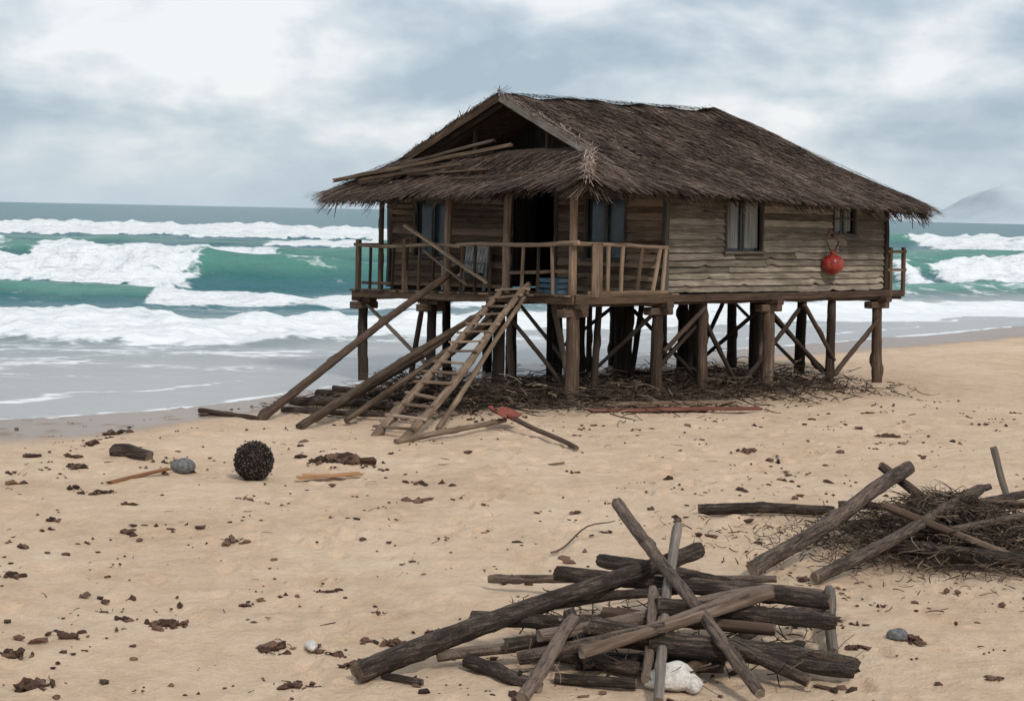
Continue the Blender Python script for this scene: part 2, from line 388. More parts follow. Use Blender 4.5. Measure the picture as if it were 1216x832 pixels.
x = m.math('ADD', f, m.math('ADD', m.math('MULTIPLY', m.math('SUBTRACT', fn, .5), 1.0), m.math('ADD', m.math('MULTIPLY', m.math('SUBTRACT', fn2, .5), .9), m.math('MULTIPLY', lace, .8))))
ff = m.n('ShaderNodeMapRange', interpolation_type='SMOOTHSTEP'); m.set(ff.inputs[0], x); ff.inputs[1].default_value = .40; ff.inputs[2].default_value = .74
foamf = ff.outputs[0]
wn_ = m.noise(m.map(P, (.02, .06, 1)), 1, 3)
wc = m.mix(wn_, m.mix(dp, (.27, .27, .26), (.030, .115, .145)), m.mix(dp, (.33, .34, .335), (.055, .165, .19)))
gc = m.ramp(g, [(.0, (.035, .115, .125)), (.5, (.040, .145, .130)), (1.0, (.085, .235, .195))])
wc = m.mix(m.math('MULTIPLY', g, 1.2, clamp=True), wc, gc)
fc = m.mix(m.math('ADD', m.math('MULTIPLY', fn3, .6), m.math('MULTIPLY', fn, .4)), (.48, .54, .58), (.92, .93, .93))
c = m.mix(foamf, wc, fc)
wb_ = m.noise(m.map(P, (.9, 2.2, 1)), 1.0, 4, .65); wb2 = m.noise(m.map(P, (.12, .35, 1)), 1.0, 3, .6)
bn = m.bump(m.math('ADD', m.math('MULTIPLY', wb_, .7), m.math('ADD', m.math('MULTIPLY', wb2, 2.4), m.math('MULTIPLY', m.math('MULTIPLY', fn3, f), .7))), .8, .35)
m.set(bn.node.inputs['Strength'], m.math('ADD', m.math('MULTIPLY', dp, .8), .13))
sea = m.out(c, m.math('ADD', m.math('MULTIPLY', foamf, .6), .28), bn, m.math('MULTIPLY', m.math('SUBTRACT', 1.0, foamf), m.math('SUBTRACT', .42, m.math('MULTIPLY', dp, .30))))
grid_mesh('sea_water', X, Y, Z, sea, {'foam': F, 'face': G, 'deep': deep})

# ------------------------------------------------------------------ hills
xs = np.linspace(690, 2600, 170); rr = np.linspace(0, 1, 24)
HX, HR = np.meshgrid(xs, rr)
prof = sst(735, 900, HX)*(34+34*fbm(HX/130, HX*0+2, 91, 5)+18*sst(700, 1700, HX)) + 14*np.exp(-((HX-872)/55)**2)+10*fbm(HX/28, HX*0+7, 92, 3)*sst(735, 850, HX)
HY = 2650+HR*700+30*(fbm(HX/60, HR*6, 93, 3)-.5)
HZ = -2+prof*np.sin(np.clip(HR, 0, 1)*math.pi)**.8*(.85+.3*fbm(HX/40, HR*9, 95, 4))
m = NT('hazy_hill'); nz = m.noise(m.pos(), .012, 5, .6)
hill = m.out(m.ramp(nz, [(.3, (.43, .50, .55)), (.7, (.50, .56, .60))]), 1.0, None, 0)  # aerial haze is put into the pale blue-grey base colour
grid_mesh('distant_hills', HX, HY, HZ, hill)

# ------------------------------------------------------------------ HOUSE
house = empty('stilt_house')
ang = math.radians(38)
Uv = Vector((math.cos(ang), math.sin(ang), 0)); Vv = Vector((-.669, .743, 0)); O = Vector((1.35, 35.3, 0))
def H(t, s, z):
    p = O+Uv*t+Vv*s; return Vector((p.x, p.y, z))
def sag(t, s): return -.03*s
def dz(t, s): return 2.25+sag(t, s)
b = MB()
ts = [0.0, 2.45, 3.8, 5.92, 8.1, 9.75]; ss = [0.05, 2.4, 4.75, 7.3]
for j, s_ in enumerate(ss):
    for i, t in enumerate(ts):
        jt = R.uniform(-.06, .06) if j else 0; js = R.uniform(-.08, .08) if j else 0
        p = H(t+jt, s_+js, 0); g0 = gz(p.x, p.y)-.3
        r = .15 if (i == 0 and j == 0) else R.uniform(.105, .14)
        lean = Vector((R.uniform(-.06, .06), R.uniform(-.05, .05), 0))
        top = H(t+jt, s_+js, dz(t, s_)-.2)
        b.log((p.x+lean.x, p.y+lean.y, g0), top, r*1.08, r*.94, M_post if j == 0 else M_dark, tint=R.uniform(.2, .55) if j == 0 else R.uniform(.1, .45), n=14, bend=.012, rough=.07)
for (t0, s0, t1, s1, r) in [(.9, 1.0, .6, 1.3, .07), (1.5, 1.6, 1.7, 1.9, .06), (1.2, 3.3, 1.0, 3.2, .08), (3.0, 1.5, 3.1, 1.2, .07), (.4, 6.0, .7, 5.9, .07), (4.9, 1.4, 4.8, 1.6, .08), (6.8, 1.0, 7.0, 1.2, .07), (1.3, .8, 1.35, .7, .08), (2.0, 3.0, 1.9, 2.9, .07), (3.4, 3.2, 3.3, 3.1, .07)]:
    p = H(t0, s0, 0); b.log((p.x, p.y, gz(p.x, p.y)-.2), H(t1, s1, 2.05), r, r*.9, M_dark, bend=.02)
b.build('stilts', house)
b = MB()
for (t, s_) in [(0, .05), (2.45, .05), (5.92, .05), (9.75, .05), (0, 7.3), (0, 4.75)]:
    z = dz(t, s_)
    b.box(H(t-.33, s_, z-.36), H(t+.33, s_, z-.36), .24, .17, M_post, tint=.5)
    b.box(H(t, s_-.36, z-.21), H(t, s_+.36, z-.21), .22, .13, M_post, tint=.4)
def brace(t0, s0, z0, t1, s1, z1, r=.05, m=M_dark, tint=None):
    b.log(H(t0, s0, z0), H(t1, s1, z1), r, r*.85, m, tint=tint, bend=.01, n=9)
for (t0, z0, t1, z1, s_) in [(2.5, 1.0, 3.75, 1.95, -.08), (2.5, .55, 3.8, 1.55, .2), (3.8, 1.9, 5.0, .2, .15), (5.1, .1, 7.2, 2.0, .1), (6.0, 1.9, 8.0, .3, .18), (8.1, .25, 9.75, 1.6, -.06), (7.0, 1.95, 8.1, .6, -.06), (5.95, .5, 6.9, 1.95, 2.3)]:
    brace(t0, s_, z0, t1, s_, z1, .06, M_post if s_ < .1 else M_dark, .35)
for (t0, s0, z0, t1, s1, z1) in [(0, .1, .2, 0, 2.3, 1.9), (0, 2.4, 1.9, 0, 4.7, .2), (2.45, .1, 1.9, 2.45, 2.3, .2), (2.45, 2.5, .2, 2.45, 4.7, 1.9), (3.8, .1, .3, 3.8, 2.4, 1.9), (0, 4.8, .4, 0, 7.2, 1.7), (5.9, .2, 1.9, 5.9, 2.4, .3), (8.1, .2, .3, 8.1, 2.4, 1.9), (2.45, 4.8, 1.8, 2.45, 7.2, .3), (5.9, 4.8, 1.8, 5.9, 7.2, .3), (8.1, 4.8, .2, 8.1, 7.2, 1.8), (9.7, 2.4, .2, 9.7, 4.7, 1.8)]:
    brace(t0, s0, z0, t1, s1, z1, .05, M_dark)
b.build('bracing', house)
b = MB()
for s_ in [-.02, 2.4, 4.75, 7.3]:
    b.box(H(-.15, s_, dz(0, s_)-.13), H(10.5, s_, dz(0, s_)-.13), .14, .19, M_post, tint=.35)
for t in np.arange(.2, 10.3, 1.1):
    b.box(H(t, -.1, dz(t, 0)-.085), H(t, 7.5, dz(t, 7.5)-.085), .09, .10, M_dark)
b.box(H(-.19, -.16, dz(0, 0)-.07), H(-.19, 7.5, dz(0, 7.5)-.07), .06, .2, M_rail, tint=.4)
b.box(H(-.15, -.17, dz(0, 0)-.07), H(2.6, -.17, dz(0, 0)-.07), .06, .2, M_rail, tint=.3)
b.box(H(2.6, -.13, dz(0, 0)-.08), H(10.5, -.13, dz(0, 0)-.08), .07, .16, M_post, tint=.35)
s_ = -.12
while s_ < 7.45:
    w = R.uniform(.13, .17); e0 = -.22-R.random()*.09
    b.box(H(e0, s_+w/2, dz(0, s_)+.0), H(2.9, s_+w/2, dz(0, s_)+.0), w-.012, .035, M_rail, tint=R.random()*.7)
    s_ += w
b.quad([H(2.5, 0, 2.24), H(9.88, 0, 2.24), H(9.88, 7.4, 2.02), H(2.5, 7.4, 2.02)], .2, M_dark)
b.quad([H(.8, 7.4, 2.02), H(2.5, 7.4, 2.02), H(2.5, 0, 2.24)], .2, M_dark)
for s_ in np.arange(1.0, 5, .16):
    b.box(H(9.9, s_, dz(9.9, s_)), H(10.6, s_, dz(9.9, s_)), .14, .035, M_rail)
b.build('floor_deck', house)
WT = 4.62
def wallP(axis):
    if axis == 'side': return lambda a, o=0: H(2.58+a, 0-o, 0), 7.3, Vector((Vv.x, Vv.y, 0))*-1
    if axis == 'front':
        A = H(2.58, 0, 0); B = H(.85, 7.4, 0); L = (B-A).length; dd = (B-A)/L; nn_ = Vector((-dd.y, dd.x, 0))
        if nn_.dot(Uv) > 0: nn_ = -nn_
        return lambda a, o=0: A+dd*a+nn_*o, L, nn_
    if axis == 'back':
        A = H(9.88, 0, 0); B = H(9.88, 7.4, 0); L = (B-A).length; dd = (B-A)/L
        return lambda a, o=0: A+dd*a+Uv*o, L, Uv
    A = H(.85, 7.4, 0); B = H(9.88, 7.4, 0); L = (B-A).length; dd = (B-A)/L
    return lambda a, o=0: A+dd*a+Vv*o, L, Vv
def siding(b, axis, openings, mat, z0=2.27, bh=.15, rough=1.0, sig=.18):
    Pf, L, nrm = wallP(axis)
    z = z0
    while z < WT:
        zt = z+bh; cuts = []
        for (a0, a1, q0, q1) in openings:
            if zt > q0+.04 and z < q1-.04: cuts.append((a0, a1))
        segs = [(0, L)]
        for c0, c1 in cuts:
            ns = []
            for s0, s1 in segs:
                if c1 <= s0 or c0 >= s1: ns.append((s0, s1))
                else:
                    if c0 > s0: ns.append((s0, c0))
                    if c1 < s1: ns.append((c1, s1))
            segs = ns
        for s0, s1 in segs:
            x = s0
            while x < s1-.02:
                e = min(s1, x+R.uniform(1.8, 5.5))
                if s1-e < .5: e = s1
                tw = R.uniform(-.014, .014)*rough; dr = R.uniform(-.012, .012)*rough; t = min(1, max(0, R.gauss(.5, sig)))
                lo = .055+R.uniform(0, .018); hi = .006
                g0 = x+(.004 if x > s0 else 0); g1 = e-(.004 if e < s1 else 0)
                n = max(2, int((g1-g0)/.14)); mi = b.mat(mat); base = len(b.v); ou = R.random()*50; ov = R.random()*50
                for i in range(n+1):
                    a = g0+(g1-g0)*i/n; dzz = dr+tw*(i/n-.5)*2
                    rg = R.uniform(-.008, .008)*rough
                    if R.random() < .07: rg += R.uniform(.01, .05)
                    lw = lo+R.uniform(-.006, .006)
                    for (oo, zz) in ((0, z+bh+.015), (hi, z+bh+.015), (lw, z+.0+rg), (0, z+rg)):
                        p = Pf(a, oo); b.v.append((p.x, p.y, zz+dzz))
                H4 = [0, .01, bh, bh+.03]; st = (g1-g0)/n
                for i in range(n):
                    for k in range(3):
                        A = base+i*4+k
                        b.face([A, A+4, A+5, A+1], [(ou+i*st, ov+H4[k]), (ou+i*st+st, ov+H4[k]), (ou+i*st+st, ov+H4[k+1]), (ou+i*st, ov+H4[k+1])], t, mi)
                b.face([base, base+1, base+2, base+3], [(ou, ov), (ou, ov+.01), (ou, ov+.1), (ou+.02, ov+.1)], t, mi)
                q = base+n*4; b.face([q+3, q+2, q+1, q], [(ou, ov), (ou, ov+.01), (ou, ov+.1), (ou+.02, ov+.1)], t, mi)
                x = e
        z = zt
b = MB()
side_open = [(1.83, 2.95, 3.22, 4.37), (5.45, 6.16, 3.63, 4.31)]
Pf, LF, nf = wallP('front')
fo = [(.135*LF, .263*LF, 3.0, 4.35), (.378*LF, .53*LF, 2.2, 4.45), (.777*LF, .90*LF, 2.9, 4.2)]
siding(b, 'side', side_open, M_side)
siding(b, 'front', fo, M_porchwall, z0=2.22)
siding(b, 'back', [], M_porchwall); siding(b, 'left', [(2, 3, 3.1, 4.2)], M_side, z0=2.1)
for ax in ('side', 'front', 'back', 'left'):
    Pw, L, _ = wallP(ax)
    ops = sorted(side_open if ax == 'side' else fo if ax == 'front' else [])
    x = 0
    zb0, zb1 = 2.05, 4.75
    for (a0, a1, q0, q1) in ops:
        for (x0, x1, y0, y1) in ((x, a0, zb0, zb1), (a0, a1, zb0, q0), (a0, a1, q1, zb1)):
            A = Pw(x0, -.02); B_ = Pw(x1, -.02)
            if y1 > y0: b.quad([(A.x, A.y, y0), (B_.x, B_.y, y0), (B_.x, B_.y, y1), (A.x, A.y, y1)], .1, M_dark)
        x = a1
    A = Pw(x, -.02); B_ = Pw(L, -.02); b.quad([(A.x, A.y, zb0), (B_.x, B_.y, zb0), (B_.x, B_.y, zb1), (A.x, A.y, zb1)], .1, M_dark)
for (t, s_) in [(2.54, -.03), (9.92, -.03), (9.92, 7.44), (.8, 7.42)]:
    b.box(H(t, s_, 2.1), H(t, s_, 4.7), .13, .13, M_dark if t > 5 else M_trim, tint=.4, up=Uv)
b.build('walls', house)
def zp(p, z): return Vector((p.x, p.y, z))
def window(b, Pw, a0, a1, z0, z1, mull=1, curtain=True, fw=.07, cross=False):
    o = .05
    b.quad([zp(Pw(a0, -.06), z0), zp(Pw(a1, -.06), z0), zp(Pw(a1, -.06), z1), zp(Pw(a0, -.06), z1)], .5, M_glass)
    if curtain:
        n = 14
        for (c0, c1) in ((a0+.04, a0+(a1-a0)*.40), (a0+(a1-a0)*.57, a1-.04)):
            for i in range(n):
                u0 = c0+(c1-c0)*i/n; u1 = c0+(c1-c0)*(i+1)/n; w0 = -.03+.012*math.sin(i*1.7); w1 = -.03+.012*math.sin((i+1)*1.7)
                b.quad([zp(Pw(u0, w0), z0+.05), zp(Pw(u1, w1), z0+.05), zp(Pw(u1, w1), z1-.05), zp(Pw(u0, w0), z1-.05)], .5, M_curt)
    nrm = (Pw(0, 1)-Pw(0, 0))
    for (A, B_) in (((a0-.03, z0), (a0-.03, z1)), ((a1+.03, z0), (a1+.03, z1))):
        b.box(zp(Pw(A[0], o/2), A[1]-.04), zp(Pw(B_[0], o/2), B_[1]+.04), fw, .10, M_trim, tint=.35, up=nrm)
    b.box(zp(Pw(a0-.09, o/2+.004), z1+.05), zp(Pw(a1+.09, o/2+.004), z1+.05), .11, fw+.02, M_trim, tint=.3)
    b.box(zp(Pw(a0-.1, o/2+.02), z0-.05), zp(Pw(a1+.1, o/2+.02), z0-.05), .15, fw, M_trim, tint=.5)
    for k in range(mull):
        a = a0+(a1-a0)*(k+1)/(mull+1); b.box(zp(Pw(a, 0), z0), zp(Pw(a, 0), z1), .045, .04, M_trim, tint=.45, up=nrm)
    if cross: b.box(zp(Pw(a0, .002), (z0+z1)/2), zp(Pw(a1, .002), (z0+z1)/2), .035, .035, M_trim, tint=.45)
b = MB()
Ps, _, _ = wallP('side')
window(b, Ps, *side_open[0], mull=1); window(b, Ps, *side_open[1], mull=1, curtain=True, cross=True, fw=.06)
window(b, Pf, *fo[0], mull=1, curtain=False); window(b, Pf, *fo[2], mull=1, curtain=False)
b.build('windows', house)
b = MB()
a0, a1, q0, q1 = fo[1]
for a in (a0-.05, a1+.05): b.box(zp(Pf(a, .02), 2.2), zp(Pf(a, .02), q1+.05), .1, .13, M_trim, tint=.35, up=nf)
b.box(zp(Pf(a0-.12, .02), q1+.05), zp(Pf(a1+.12, .02), q1+.05), .13, .1, M_trim, tint=.3)
hp = Pf(a1-.02, -.05); inn = -nf
for k in range(5):
    p = hp+inn*(.1+.17*k); b.box(zp(p, 2.25), zp(p, q1-.04), .16, .035, M_dark, tint=.3, up=Vector((inn.y, -inn.x, 0)))
b.build('door', house)
b = MB()
for (s_, zt, sz) in [(0.02, 4.72, .16), (2.1, 4.62, .15), (4.1, 4.55, .15), (6.6, 4.25, .12)]:
    b.log(H(-.05, s_, dz(0, s_)), H(-.05, s_, zt), sz*.58, sz*.52, M_rail, tint=.6 if s_ < 5 else .3, bend=.012, rough=.06)
b.box(H(-.05, -.3, 4.80), H(-.05, 3.9, 4.68), .13, .15, M_rail, tint=.3)
b.box(H(-.05, 3.9, 4.67), H(-.05, 7.9, 4.28), .12, .14, M_rail, tint=.25)
b.box(H(-.1, -.1, 4.82), H(2.6, -.1, 4.78), .12, .14, M_rail, tint=.3)
b.box(H(2.5, 0.05, 4.68), H(9.7, 0.05, 4.42), .11, .12, M_dark, tint=.3)
b.build('porch_posts', house)
b = MB()
rh = 1.1
def rlog(p, q, r, t, m=M_rail): b.log(p, q, r, r*.9, m, tint=t, n=9, bend=.015, rough=.08)
rlog(H(-.1, -.2, dz(0, 0)+rh+.03), H(-.1, 3.75, dz(0, 3.7)+rh-.02), .05, .7)
rlog(H(-.1, 3.6, dz(0, 3.7)+rh-.05), H(-.12, 7.55, dz(0, 7.5)+rh+.0), .047, .65)
b.box(H(-.06, .1, dz(0, 0)+.52), H(-.06, 2.0, dz(0, 2)+.47), .04, .07, M_rail, tint=.5)
b.box(H(-.06, 2.15, dz(0, 2)+.16), H(-.06, 7.3, dz(0, 7.3)+.18), .04, .07, M_rail, tint=.4)
for s_ in [.55, 1.05, 1.55, 2.6, 3.1, 3.6, 4.6, 5.1, 5.59, 6.1, 6.95]:
    l = R.uniform(-.1, .1); b.box(H(-.1, s_, dz(0, s_)-.05), H(-.1, s_+l, dz(0, s_)+rh-.02), .06, .06, M_rail, tint=R.random()*.8, up=Uv)
for s_ in [5.59, 7.42]:
    b.box(H(-.1, s_, dz(0, s_)-.15), H(-.1, s_, dz(0, s_)+rh+.12), .12, .12, M_rail, tint=.5, up=Uv)
b.box(H(-.05, 7.44, dz(0, 7.4)+rh), H(.8, 7.44, dz(0, 7.4)+rh), .08, .07, M_rail)
rlog(H(-.15, -.14, dz(0, 0)+rh), H(2.5, -.14, dz(0, 0)+rh-.07), .05, .65)
for (t, l) in [(.78, .0), (1.15, .05), (1.6, .16), (2.05, .24), (2.35, .1)]:
    b.box(H(t, -.14, dz(0, 0)-.02), H(t+l, -.14, dz(0, 0)+rh-.04), .08, .06, M_rail, tint=R.uniform(.3, .8), up=Vv)
b.box(H(.42, -.2, dz(0, 0)-.02), H(.42, -.2, dz(0, 0)+rh+.02), .3, .035, M_porchwall, tint=.55, up=Vv)
b.box(H(.2, -.16, dz(0, 0)+.06), H(2.5, -.16, dz(0, 0)+.06), .05, .08, M_rail, tint=.5)
for (t, s_) in [(10.5, -.12), (10.5, 1.4), (10.5, 3.0), (10.5, 4.9), (10.02, -.12)]:
    b.box(H(t, s_, dz(t, s_)-.15), H(t, s_, dz(t, s_)+1.05), .09, .09, M_rail, tint=.4, up=Uv)
for z in (.95, .5): b.box(H(9.9, -.12, 2.25+z), H(10.6, -.12, 2.25+z), .06, .07, M_rail, tint=.5); b.box(H(10.5, -.1, 2.25+z), H(10.5, 5, 2.12+z), .06, .07, M_rail, tint=.5)
b.box((-2.46, 39.0, 3.62), (-.49, 37.22, 2.40), .12, .05, M_rail, tint=.8, jag=.15)
b.box((-2.0, 38.8, 3.05), (-1.0, 37.7, 2.35), .07, .04, M_rail, tint=.6, jag=.1)
b.build('porch_railing', house)

# ------------------------------------------------------------------ roof
b = MB()
PK0, PK1 = 1.15, 7.97; SC = 3.75; TR = 10.62
def ez(t, s_):
    a = np.clip((t+.3)/11.2, 0, 1); c = np.clip((s_+.7)/9.2, 0, 1)
    return 4.72-.38*a-.36*c*(1-.3*a)
def lerp(a, b_, t): return a+(b_-a)*t
GZ = 5.42
def side_bot(a): t = lerp(-.35, TR, a); return (t, -.72, ez(t, -.72))
def side_top(a):
    t = lerp(-.35, TR, a)
    if t < .9: k = (t+.35)/1.25; return (t, lerp(-.72, .63, k), lerp(4.72, GZ, k))
    if t < PK0: k = (t-.9)/(PK0-.9); return (t, lerp(.63, SC, k), lerp(GZ, 6.72, k))
    if t < PK1: return (t, SC, 6.72-.07*math.sin((t-PK0)/(PK1-PK0)*math.pi)+.02*math.sin(t*5))
    k = (t-PK1)/(TR-PK1); return (t, lerp(SC, -.72, k), lerp(6.72, ez(TR, -.72), k))
def left_bot(a): t = lerp(-.45, TR, a); return (t, 8.35, ez(t, 8.35))
def left_top(a):
    t = lerp(-.45, TR, a)
    if t < .9: k = (t+.45)/1.35; return (t, lerp(8.35, 6.8, k), lerp(ez(-.45, 8.35), GZ-.12, k))
    if t < PK0: k = (t-.9)/(PK0-.9); return (t, lerp(6.8, SC, k), lerp(GZ-.12, 6.72, k))
    if t < PK1: return (t, SC, 6.72-.07*math.sin((t-PK0)/(PK1-PK0)*math.pi)+.02*math.sin(t*5))
    k = (t-PK1)/(TR-PK1); return (t, lerp(SC, 8.35, k), lerp(6.72, ez(TR, 8.35), k))
def fr_bot(a): s_ = lerp(-.72, 8.35, a); return (lerp(-.35, -.45, a)-.06*math.sin(a*9), s_, ez(-.35, s_)+.03*math.sin(a*14))
def fr_top(a):
    s_ = lerp(-.72, 8.35, a)
    if s_ < .63: k = (s_+.72)/1.35; return (lerp(-.35, .9, k), s_, lerp(4.72, GZ, k))
    if s_ < 6.8: k = (s_-.63)/6.17; return (.95, s_, GZ-.12*k+.02*math.sin(a*20))
    k = (s_-6.8)/1.55; return (lerp(.9, -.45, k), s_, lerp(GZ-.12, ez(-.45, 8.35), k))
def bk_bot(a): s_ = lerp(-.72, 8.35, a); return (TR, s_, ez(TR, s_))
def bk_top(a):
    s_ = lerp(-.72, 8.35, a); k = (s_+.72)/(SC+.72) if s_ < SC else (8.35-s_)/(8.35-SC)
    return (lerp(TR, PK1, k), s_, lerp(ez(TR, s_), 6.72, k))
rng = np.random.default_rng(3)
def V3(q): return H(q[0], q[1], q[2])
def roofpt(bot, top, a, c):
    B0 = V3(bot(a)); T0 = V3(top(a)); p = B0.lerp(T0, c)
    p.z += .06*math.sin(p.x*1.7+p.y*.9)*math.sin(p.y*1.3)*math.sin(min(1, c*3)*1.57)-.12*math.sin(c*math.pi)*min(1, (T0-B0).length/4)
    return p
def patch(bot, top, outn, nx, ny, count, fringe, hole=None):
    mi = b.mat(M_thatch); base = len(b.v); L = (V3(bot(1))-V3(bot(0))).length
    for layer in (0, 1):
        for i in range(nx+1):
            for j in range(ny+1):
                p = roofpt(bot, top, i/nx, j/ny); b.v.append((p.x, p.y, p.z-(.17 if layer else 0)+(0.02*R.random())))
    def id_(l, i, j): return base+l*(nx+1)*(ny+1)+i*(ny+1)+j
    for i in range(nx):
        for j in range(ny):
            if hole and hole((i+.5)/nx, (j+.5)/ny): continue
            u = [(L*i/nx, 5*j/ny), (L*(i+1)/nx, 5*j/ny), (L*(i+1)/nx, 5*(j+1)/ny), (L*i/nx, 5*(j+1)/ny)]
            b.face([id_(0, i, j), id_(0, i+1, j), id_(0, i+1, j+1), id_(0, i, j+1)], u, .4, mi)
            b.face([id_(1, i, j), id_(1, i, j+1), id_(1, i+1, j+1), id_(1, i+1, j)], u, .1, mi)
        b.face([id_(1, i, 0), id_(1, i+1, 0), id_(0, i+1, 0), id_(0, i, 0)], [(L*i/nx, 0), (L*(i+1)/nx, 0), (L*(i+1)/nx, .17), (L*i/nx, .17)], .3, mi)
    mx = max((V3(top(a))-V3(bot(a))).length for a in np.linspace(0, 1, 30))
    side = Vector(outn).cross(Vector((0, 0, 1))).normalized()
    k = 0; tries = 0
    while k < count and tries < count*6:
        tries += 1
        a = rng.random(); B0 = V3(bot(a)); T0 = V3(top(a)); l = (T0-B0).length
        if l < .05 or rng.random() > l/mx: continue
        c = rng.random()
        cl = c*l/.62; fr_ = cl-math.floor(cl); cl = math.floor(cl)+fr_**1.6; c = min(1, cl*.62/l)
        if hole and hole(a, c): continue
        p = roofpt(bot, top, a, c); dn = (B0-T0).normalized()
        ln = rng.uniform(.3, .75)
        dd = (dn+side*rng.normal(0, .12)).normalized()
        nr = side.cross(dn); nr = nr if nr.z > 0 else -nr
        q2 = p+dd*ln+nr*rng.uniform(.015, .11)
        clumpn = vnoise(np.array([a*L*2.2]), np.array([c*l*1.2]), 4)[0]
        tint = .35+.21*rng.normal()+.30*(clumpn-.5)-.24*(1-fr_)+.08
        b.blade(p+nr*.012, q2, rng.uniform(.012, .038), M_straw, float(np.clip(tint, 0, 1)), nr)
        k += 1
    for i in range(fringe):
        a = rng.random(); p = roofpt(bot, top, a, rng.uniform(0, .05)); B0 = V3(bot(a)); T0 = V3(top(a))
        dn = (B0-T0); dn = dn.normalized() if dn.length > .05 else Vector(outn)
        dd = (dn+side*rng.normal(0, .22)+Vector((0, 0, rng.normal(-.35, .28)))).normalized()
        p = p-Vector((0, 0, rng.uniform(0, .17)))-dn*.12
        ln = rng.uniform(.2, .5)*(1.35 if math.sin(a*L*3.1)+math.sin(a*L*7.3) > .9 else .9)
        b.blade(p, p+dd*ln, rng.uniform(.012, .03), M_straw, float(np.clip(rng.normal(.32, .26), 0, 1)), (0, 0, 1) if rng.random() < .5 else side.cross(dd))
sideN = -Vv
patch(side_bot, side_top, sideN, 70, 14, 27000, 3000)
fhole = lambda a, c: (.60 < a < .80 and c > .45+.2*math.sin(a*40))
patch(fr_bot, fr_top, -Uv, 60, 6, 5600, 2600, fhole)
patch(left_bot, left_top, Vv, 40, 8, 3500, 700)
patch(bk_bot, bk_top, Uv, 40, 8, 3500, 900)
def cap(p0, p1, n, w=.16, tl=.6):
    p0 = Vector(p0); p1 = Vector(p1); d_ = p1-p0; L = d_.length; d_.normalize(); sd = d_.cross(Vector((0, 0, 1))).normalized()
    for i in range(n):
        a = rng.random(); p = p0.lerp(p1, a)+sd*rng.normal(0, w*.45)+Vector((0, 0, .0+rng.uniform(-.02, .05)))
        e = p+(d_*rng.choice([-1, 1])*rng.uniform(.15, .45)+sd*rng.normal(0, .12)+Vector((0, 0, rng.normal(-.02, .03))))
        b.blade(p, e, rng.uniform(.012, .03), M_straw, float(np.clip(rng.normal(tl, .2), 0, 1)), (0, 0, 1))
cap(H(PK0, SC, 6.70), H(PK1, SC, 6.68), 1100, .2, .25)
cap(H(.9, .63, GZ+.03), H(-.35, -.72, 4.76), 320, .09, .65)
cap(H(PK1, SC, 6.70), H(TR, -.72, 4.34), 450, .14, .18)
cap(H(.9, 6.8, GZ-.1), H(-.45, 8.35, 4.4), 200, .12, .4)
cap(H(PK0-.1, SC, 6.73), H(.85, .63, GZ+.05), 300, .07, .55)
cap(H(PK0-.1, SC, 6.73), H(.85, 6.8, GZ-.05), 300, .07, .45)
b.build('thatched_roof', house)
b = MB()
b.box(H(PK0-.12, SC-.02, 6.62), H(.78, .55, GZ-.1), .05, .2, M_grey, tint=.55)
b.box(H(PK0-.12, SC+.02, 6.62), H(.78, 6.85, GZ-.2), .05, .2, M_rail, tint=.35)
b.box(H(PK0+.05, SC-.05, 6.48), H(1.0, 1.0, GZ-.05), .1, .14, M_dark, tint=.2)
b.box(H(PK0+.05, SC+.05, 6.48), H(1.0, 6.4, GZ-.1), .1, .14, M_dark, tint=.3)
b.box(H(1.0, .5, GZ-.12), H(1.0, 6.9, GZ-.22), .1, .12, M_dark, tint=.3)
b.box(H(1.35, SC+1.2, GZ-.1), H(1.35, SC+1.2, 6.1), .1, .1, M_dark, tint=.4, up=Uv)
b.box(H(1.35, SC-1.3, GZ-.1), H(1.35, SC-1.3, 6.1), .1, .1, M_dark, tint=.4, up=Uv)
for s_ in np.arange(.9, 6.7, .22):
    zt = 6.55-abs(s_-SC)*.43
    b.box(H(2.6, s_, 4.6), H(2.6, s_, zt), .03, .21, M_dark, tint=R.uniform(0, .3), up=Vv)
for (p0, p1, w, h, mm, t) in [((-4.35, 41.0, 4.66), (-.1, 38.35, 5.50), .10, .09, M_rail, .45), ((-4.2, 41.1, 4.70), (-1.3, 39.3, 5.12), .15, .05, M_ladder, .55),
        ((-3.6, 40.3, 4.68), (-1.2, 38.2, 5.04), .09, .07, M_rail, .35), ((-2.9, 40.5, 5.02), (-.5, 38.6, 5.60), .07, .07, M_dark, .6), ((-2.4, 39.4, 4.80), (-.6, 37.6, 4.93), .12, .04, M_rail, .5), ((-3.2, 40.9, 4.96), (-2.0, 38.9, 4.90), .08, .06, M_dark, .6), ((-2.2, 40.0, 5.15), (-.3, 38.8, 5.45), .06, .05, M_dark, .4)]:
    b.box(p0, p1, w, h, mm, tint=t, jag=.25)
b.build('gable_timbers', house)

# ------------------------------------------------------------------ objects on / near the house
b = MB()
bc = Vector((7.62, 39.92, 2.92))
V, F_ = ICO[4]; base = len(b.v); mi = b.mat(M_buoy)
for (x, y, z) in V:
    r_ = .27*(1-.03*math.sin(9*math.atan2(y, x))*(1-z*z)); zz = z*.24-(.03*z*z)
    if z > .93: zz = .21
    b.v.append((bc.x+x*r_, bc.y+y*r_, bc.z+zz))
for f_ in F_: b.face([base+i for i in f_], [(0, 0)]*3, .5, mi, True)
b.lump((bc.x, bc.y, bc.z+.25), (.07, .07, .06), M_buoy, .3, 2, .05)
nail = Vector((7.6, 40.06, 3.72))
for sx in (-.09, .09):
    b.log(bc+Vector((sx*.5, 0, .27)), bc+Vector((sx*1.6, .02, .52)), .018, .018, M_red, n=6); b.log(bc+Vector((sx*1.6, .02, .52)), nail, .018, .015, M_red, n=6)
